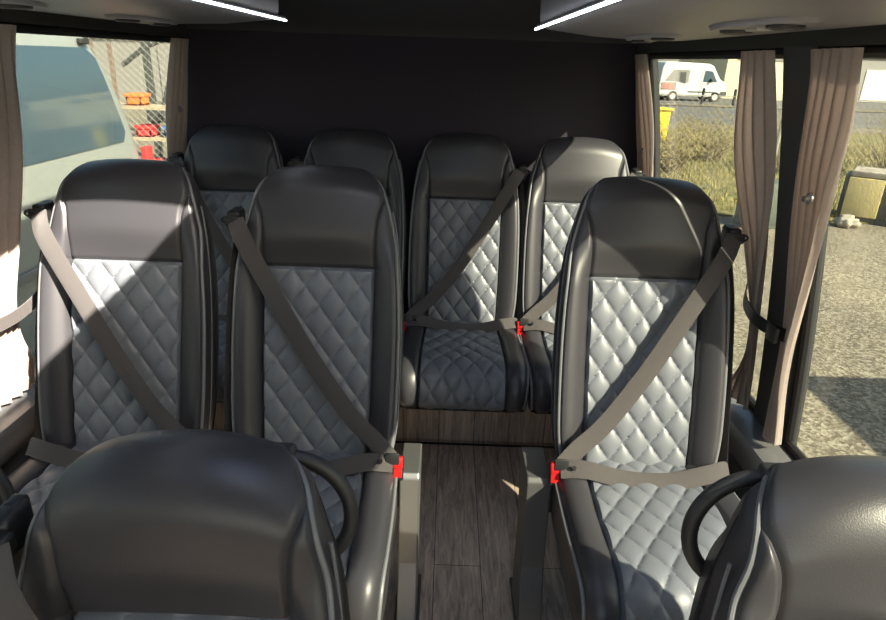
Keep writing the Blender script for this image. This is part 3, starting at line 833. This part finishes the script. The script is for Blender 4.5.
# old machine parts behind the fence
e=tag(empty('engine_hoist',(-6.05,13.2,GZ)),'dark metal hoist standing behind the crates outside left','machine')
g=MB(); g.box((0,0,.06),(.9,.5,.12)); g.build('base',M['rust'],e,smooth=False)
g=MB(); g.box((0,0,1.2),(.12,.12,2.3)); g.build('mast',M['dark_metal'],e,smooth=False)
g=MB(); g.tube([(-.5,0,1.9),(0,0,2.25),(.65,0,2.5)],.05,8); g.build('boom',M['dark_metal'],e)
g=MB(); g.cyl((.2,0,1.1),(.5,0,1.9),.05,10); g.box((.1,0,1.0),(.4,.3,.35),bev=.04); g.build('ram',M['dark_metal'],e)
e=tag(empty('lamp_post',(-7.4,16.5,GZ)),'slanting cream pole above the fence outside left','pole')
g=MB(); g.tube([(1.2,0,0),(1.0,0,2.4),(.2,0,3.6),(-.2,0,4.1)],.09,10); g.build('pole',M['cream'],e)
g=MB(); g.box((-.35,0,4.15),(.5,.2,.12),bev=.03); g.build('lamp_head',M['grey_wall'],e)
# pale sheds far left
def shed(x,y,sx,sy,h,m,label,rz=0,doors=()):
    e=tag(empty('building',(x,y,GZ),rz),label,'building')
    g=MB(); g.box((0,0,h/2),(sx,sy,h)); g.build('wall',m,e,smooth=False)
    g=MB(); n=[( -sx/2-.2,h),(sx/2+.2,h),(sx/2+.2,h+.15),(0,h+.15+sx*.04),(-sx/2-.2,h+.15)]
    extrude_profile(g,n,-sy/2-.2,sy/2+.2); g.build('roof',M['roof_dark'] if m is not M['van_white'] else M['grey_wall'],e,smooth=False)
    for (dx,dz,w_,hh,mm) in doors:
        g=MB(); g.box((dx,-sy/2-.03,dz),(w_,.08,hh),bev=.01); 
        g.build('louvre' if hh<1 else 'shutter_door',mm,e,smooth=False)
    return e
shed(-16,34,20,8,2.7,M['grey_wall'],'long pale shed far behind the fence on the left',doors=[(4,1.2,2.4,2.4,M['grey_wall']),(-4,1.2,2.4,2.4,M['grey_wall'])])
shed(26.5,58,8.6,8,4.3,M['cream'],'cream garage block with two vents, right of the ice cream van',doors=[(-2.6,3.2,1.8,.45,M['grey_wall']),(0,3.2,1.8,.45,M['grey_wall']),(3.1,1.3,2.2,2.6,M['wood'])])
shed(13.5,63,13,8,4.6,M['grey_wall'],'grey workshop building behind the ice cream van',doors=[(1.5,1.4,2.4,2.8,M['dark_metal']),(-2.4,1.4,2.6,2.8,M['roof_dark'])])
shed(44,66,20,10,3.6,M['grey_wall'],'grey building at the far right, beyond the road',doors=[(-5,1.3,2.4,2.6,M['white_frame'])])

# ice cream van
def ice_van():
    e=tag(empty('van',(17.1,48,GZ),radians(4)),'white high-roofed serving van parked across the road','van')
    Lh=2.35
    # side profile in x (front is +x), z
    prof=[(-2.35,.35),(-2.45,.9),(-2.35,2.2),(-2.2,2.55),(-1.9,2.62),(1.0,2.55),(1.35,2.40),(1.95,1.55),(2.35,1.35),(2.55,.95),(2.55,.40),(2.1,.33),(-2.1,.33)]
    g=MB(); extrude_profile(g,[(a,b) for a,b in prof],-.95,.95); o=g.build('body',M['van_white'],e,smooth=False)
    bv=o.modifiers.new('bevel','BEVEL'); bv.width=.08; bv.segments=3
    def patch(pts,name,m,par=e,off=-.965,th=.02):
        g=MB(); n=len(pts); vs=[(a,off,b) for a,b in pts]+[(a,off+th,b) for a,b in pts]
        g.add(vs,[tuple(range(n)),tuple(range(2*n-1,n-1,-1))]+[(i,(i+1)%n,n+(i+1)%n,n+i) for i in range(n)])
        return g.build(name,m,par,smooth=False)
    patch([(.70,1.35),(1.75,1.35),(1.30,2.05),(.75,2.1)],'cab_window',M['car_dark_glass'])
    sv=patch([(-2.05,1.35),(-1.55,2.1),(-.35,2.1),(-.35,1.25),(-1.0,1.3)],'serving_hatch',M['grey_wall'])
    patch([(-1.0,1.3),(-1.05,1.95),(-.60,1.95),(-.55,1.2)],'hatch_opening',M['dark_metal'],e,-.985)
    patch([(-2.3,.75),(-2.3,1.25),(-1.2,1.25),(-1.2,.75)],'menu_panel',M['grey_wall'],e)
    for k in range(3): patch([(-2.2,.84+k*.13),(-2.2,.90+k*.13),(-1.3-.1*k,.90+k*.13),(-1.3-.1*k,.84+k*.13)],'red_lettering',M['ice_red'],e,-.985)
    patch([(.55,.3),(.55,2.3),(.57,2.3),(.57,.3)],'door_gap',M['dark_metal'])
    patch([(-.3,.62),(1.7,.62),(1.7,.70),(-.3,.70)],'side_moulding',M['dark_metal'],e)
    patch([(2.0,.40),(2.55,.40),(2.58,.75),(2.1,.72)],'bumper',M['dark_metal'],e)
    for x in (-1.35,1.75):
        g=MB(); g.cyl((x,-.98,.34),(x,-.70,.34),.35,28); wv=g.build('wheel',M['rubber'],e)
        g=MB(); g.cyl((x,-1.0,.34),(x,-.97,.34),.20,20); g.build('wheel_rim',M['white_frame'],wv)
        g=MB(); g.cyl((x,.70,.34),(x,.98,.34),.35,28); g.build('wheel',M['rubber'],e)
    g=MB(); g.box((1.25,-1.08,1.45),(.12,.2,.25),bev=.03); g.build('wing_mirror',M['dark'],e)
ice_van()
def bollard(x,y,h,label):
    e=tag(empty('bollard',(x,y,GZ)),label,'bollard','roadside bollards')
    g=MB(); g.cyl((0,0,0),(0,0,h),.09,14); g.build('post',M['dark'],e)
    g=MB(); g.cyl((0,0,h),(0,0,h+.04),.07,14); g.build('cap',M['dark_metal'],e)
bollard(15.9,41.5,1.05,'left dark bollard in front of the serving van')
bollard(17.9,41.5,1.05,'right dark bollard in front of the cream garage')
# yellow bin
e=tag(empty('wheelie_bin',(6.62,20.4,GZ),.2),'yellow wheelie bin on the grass beyond the rear right window','bin')
g=MB(); g.box((0,0,.52),(.40,.5,.92),bev=.03); 
o=g.build('bin_body',M['yellow'],e)
for v in o.data.vertices:
    k=.82+.18*(v.co.z/.98); v.co.x*=k; v.co.y*=k
g=MB(); g.box((0,-.01,1.01),(.48,.6,.07),bev=.02); g.build('lid',M['yellow'],e)
for s_ in (-1,1):
    g=MB(); g.cyl((s_*.2,.25,.1),(s_*.26,.25,.1),.1,16); g.build('wheel',M['rubber'],e)
# concrete seat-like block with lichen-yellow board and rough slab
e=tag(empty('planter_box',(6.95,9.9,GZ),radians(-36)),'dark framed box with an ochre front panel on the gravel edge','planter')
g=MB(); g.box((0,0,.36),(1.15,.62,.72),bev=.01); g.build('frame',M['dark_metal'],e)
g=MB(); g.box((-.27,-.32,.40),(.48,.04,.60),bev=.008); g.build('front_panel',M['ochre'],e)
g=MB(); g.box((.30,-.315,.38),(.40,.04,.56),bev=.008); g.build('front_panel',M['stone'],e)
g=MB(); g.box((.2,0,.76),(1.4,.66,.09),bev=.02); g.build('top_slab',M['stone'],e)
e=tag(empty('utility_cabinet',(4.75,9.35,GZ),.1),'grey-green metal cabinet beside the beige curtain, on the grass edge','cabinet')
g=MB(); g.box((0,0,.34),(.55,.4,.68),bev=.01); g.build('body',M['green_box'],e)
g=MB(); g.box((0,-.205,.36),(.44,.015,.56),bev=.004); g.build('door',M['green_box'],e)
# rubble stones on gravel edge
for i,(x,y,r_) in enumerate(((8.3,9.6,.26),(6.2,9.5,.16),(5.6,9.9,.13),(8.9,10.1,.22))):
    bm=bmesh.new(); bmesh.ops.create_icosphere(bm,subdivisions=3,radius=r_)
    for v in bm.verts:
        n=v.co.normalized(); v.co*= 1+.25*sin(7*n.x+i)*cos(6*n.y+2*i)+.1*sin(15*n.z+i); v.co.z*=.65
    me=bpy.data.meshes.new('rock'); bm.to_mesh(me); bm.free()
    for p in me.polygons: p.use_smooth=True
    o=link('rock',me,M['stone']); o.location=(x,y,GZ+r_*.45)
    tag(o,['large rough stone right of the ochre panelled box','rough stone left of the ochre panelled box','small rough stone nearest the green cabinet','rough stone farthest right beyond the panelled box'][i],'rock','rough stones')
# shrubs
def shrub(x,y,r_,h,n,label,seed,leafy=.5):
    rnd=random.Random(seed); e=tag(empty('shrub',(x,y,GZ)),label,'shrub','shrubs along the right fence')
    tw=MB(); lf=MB()
    for i in range(n):
        a=rnd.uniform(0,2*pi); d=rnd.uniform(0,r_*.35); p=Vector((d*cos(a),d*sin(a),0)); dr=Vector((cos(a)*rnd.uniform(.1,.8),sin(a)*rnd.uniform(.1,.8),1)).normalized()
        pts=[p.copy()]; L=h*rnd.uniform(.6,1.1)
        for k in range(5):
            dr=(dr+Vector((rnd.uniform(-.3,.3),rnd.uniform(-.3,.3),rnd.uniform(-.15,.1)))).normalized(); p=p+dr*L/5; pts.append(p.copy())
        tw.tube(pts,[.010,.009,.007,.006,.004,.002],4,cap=False)
        for k in range(2,6):
            for j in range(3):
                q=pts[k]; dd=Vector((rnd.uniform(-1,1),rnd.uniform(-1,1),rnd.uniform(-.2,.9))).normalized()*rnd.uniform(.1,.3)
                tw.tube([q,q+dd*.5+Vector((0,0,.02)),q+dd],[.004,.003,.0015],3,cap=False)
                for m_ in range(int(6*leafy)+1):
                    c=q+dd*rnd.uniform(.3,1.05); u=Vector((rnd.uniform(-1,1),rnd.uniform(-1,1),rnd.uniform(-1,1))).normalized(); v=u.orthogonal().normalized()
                    s_=rnd.uniform(.012,.03)
                    lf.add([c-u*s_,c+v*s_*.5,c+u*s_,c-v*s_*.5],[(0,1,2,3)])
    tw.build('branches',M['twig'],e); lf.build('foliage',M['leaf'],e,smooth=False)
sh=[(4.9,14.2,.8,1.15,60,'twiggy shrub nearest the beige curtain on the right'),(6.6,16.2,.9,1.3,60,'twiggy shrub second along the fence, behind the cabinet'),
    (7.9,14.6,.9,1.2,60,'low bushy shrub in the middle of the rear right window'),(3.6,12.9,.6,.8,45,'small yellow-green shrub beside the rear corner curtain'),
    (9.9,14.0,1.0,1.6,70,'tall bare shrub left of the near right window'),(11.9,14.6,1.1,1.9,80,'tall bare shrub seen through the near right window'),
    (14.0,14.0,1.1,1.8,80,'tall bare shrub at the far right edge'),(9.2,18.5,1.0,1.2,50,'low shrub by the road verge')]
for i,a in enumerate(sh): shrub(*a[:5],a[5],i+3,.8 if i<4 or i==7 else .25)
# grass blades on the verge
rnd=random.Random(5); mb=MB()
for i in range(15000):
    x=rnd.uniform(2.2,16); y=rnd.uniform(9.6,21)
    if y<10.3-.1*(x-1.6): continue
    a=rnd.uniform(0,2*pi); hgt=rnd.uniform(.05,.17); wd=.010; lx,ly=cos(a)*.04,sin(a)*.04
    mb.add([(x-wd*sin(a),y+wd*cos(a),GZ+.025),(x+wd*sin(a),y-wd*cos(a),GZ+.025),(x+lx,y+ly,GZ+.03+hgt)],[(0,1,2)])
tag(mb.build('grass_blades',M['leaf'],None,smooth=False),'rough yellow-green grass growing on the verge outside right','grass',kind='stuff')
# added box, out of view on the right, that casts shade across the gravel
e=tag(empty('shade_caster',(6.45,-.5,GZ)),'added unseen dark metal box casting shade from beyond the right edge','shade caster')
g=MB(); g.box((0,0,1.3),(2.4,5.2,2.6)); g.build('body',M['green_box'],e,smooth=False)
for k in range(18):
    pass
g=MB()
for k in range(22): g.box((-1.215,-2.4+k*.228,1.3),(.03,.11,2.4))
g.build('ribs',M['green_box'],e,smooth=False)
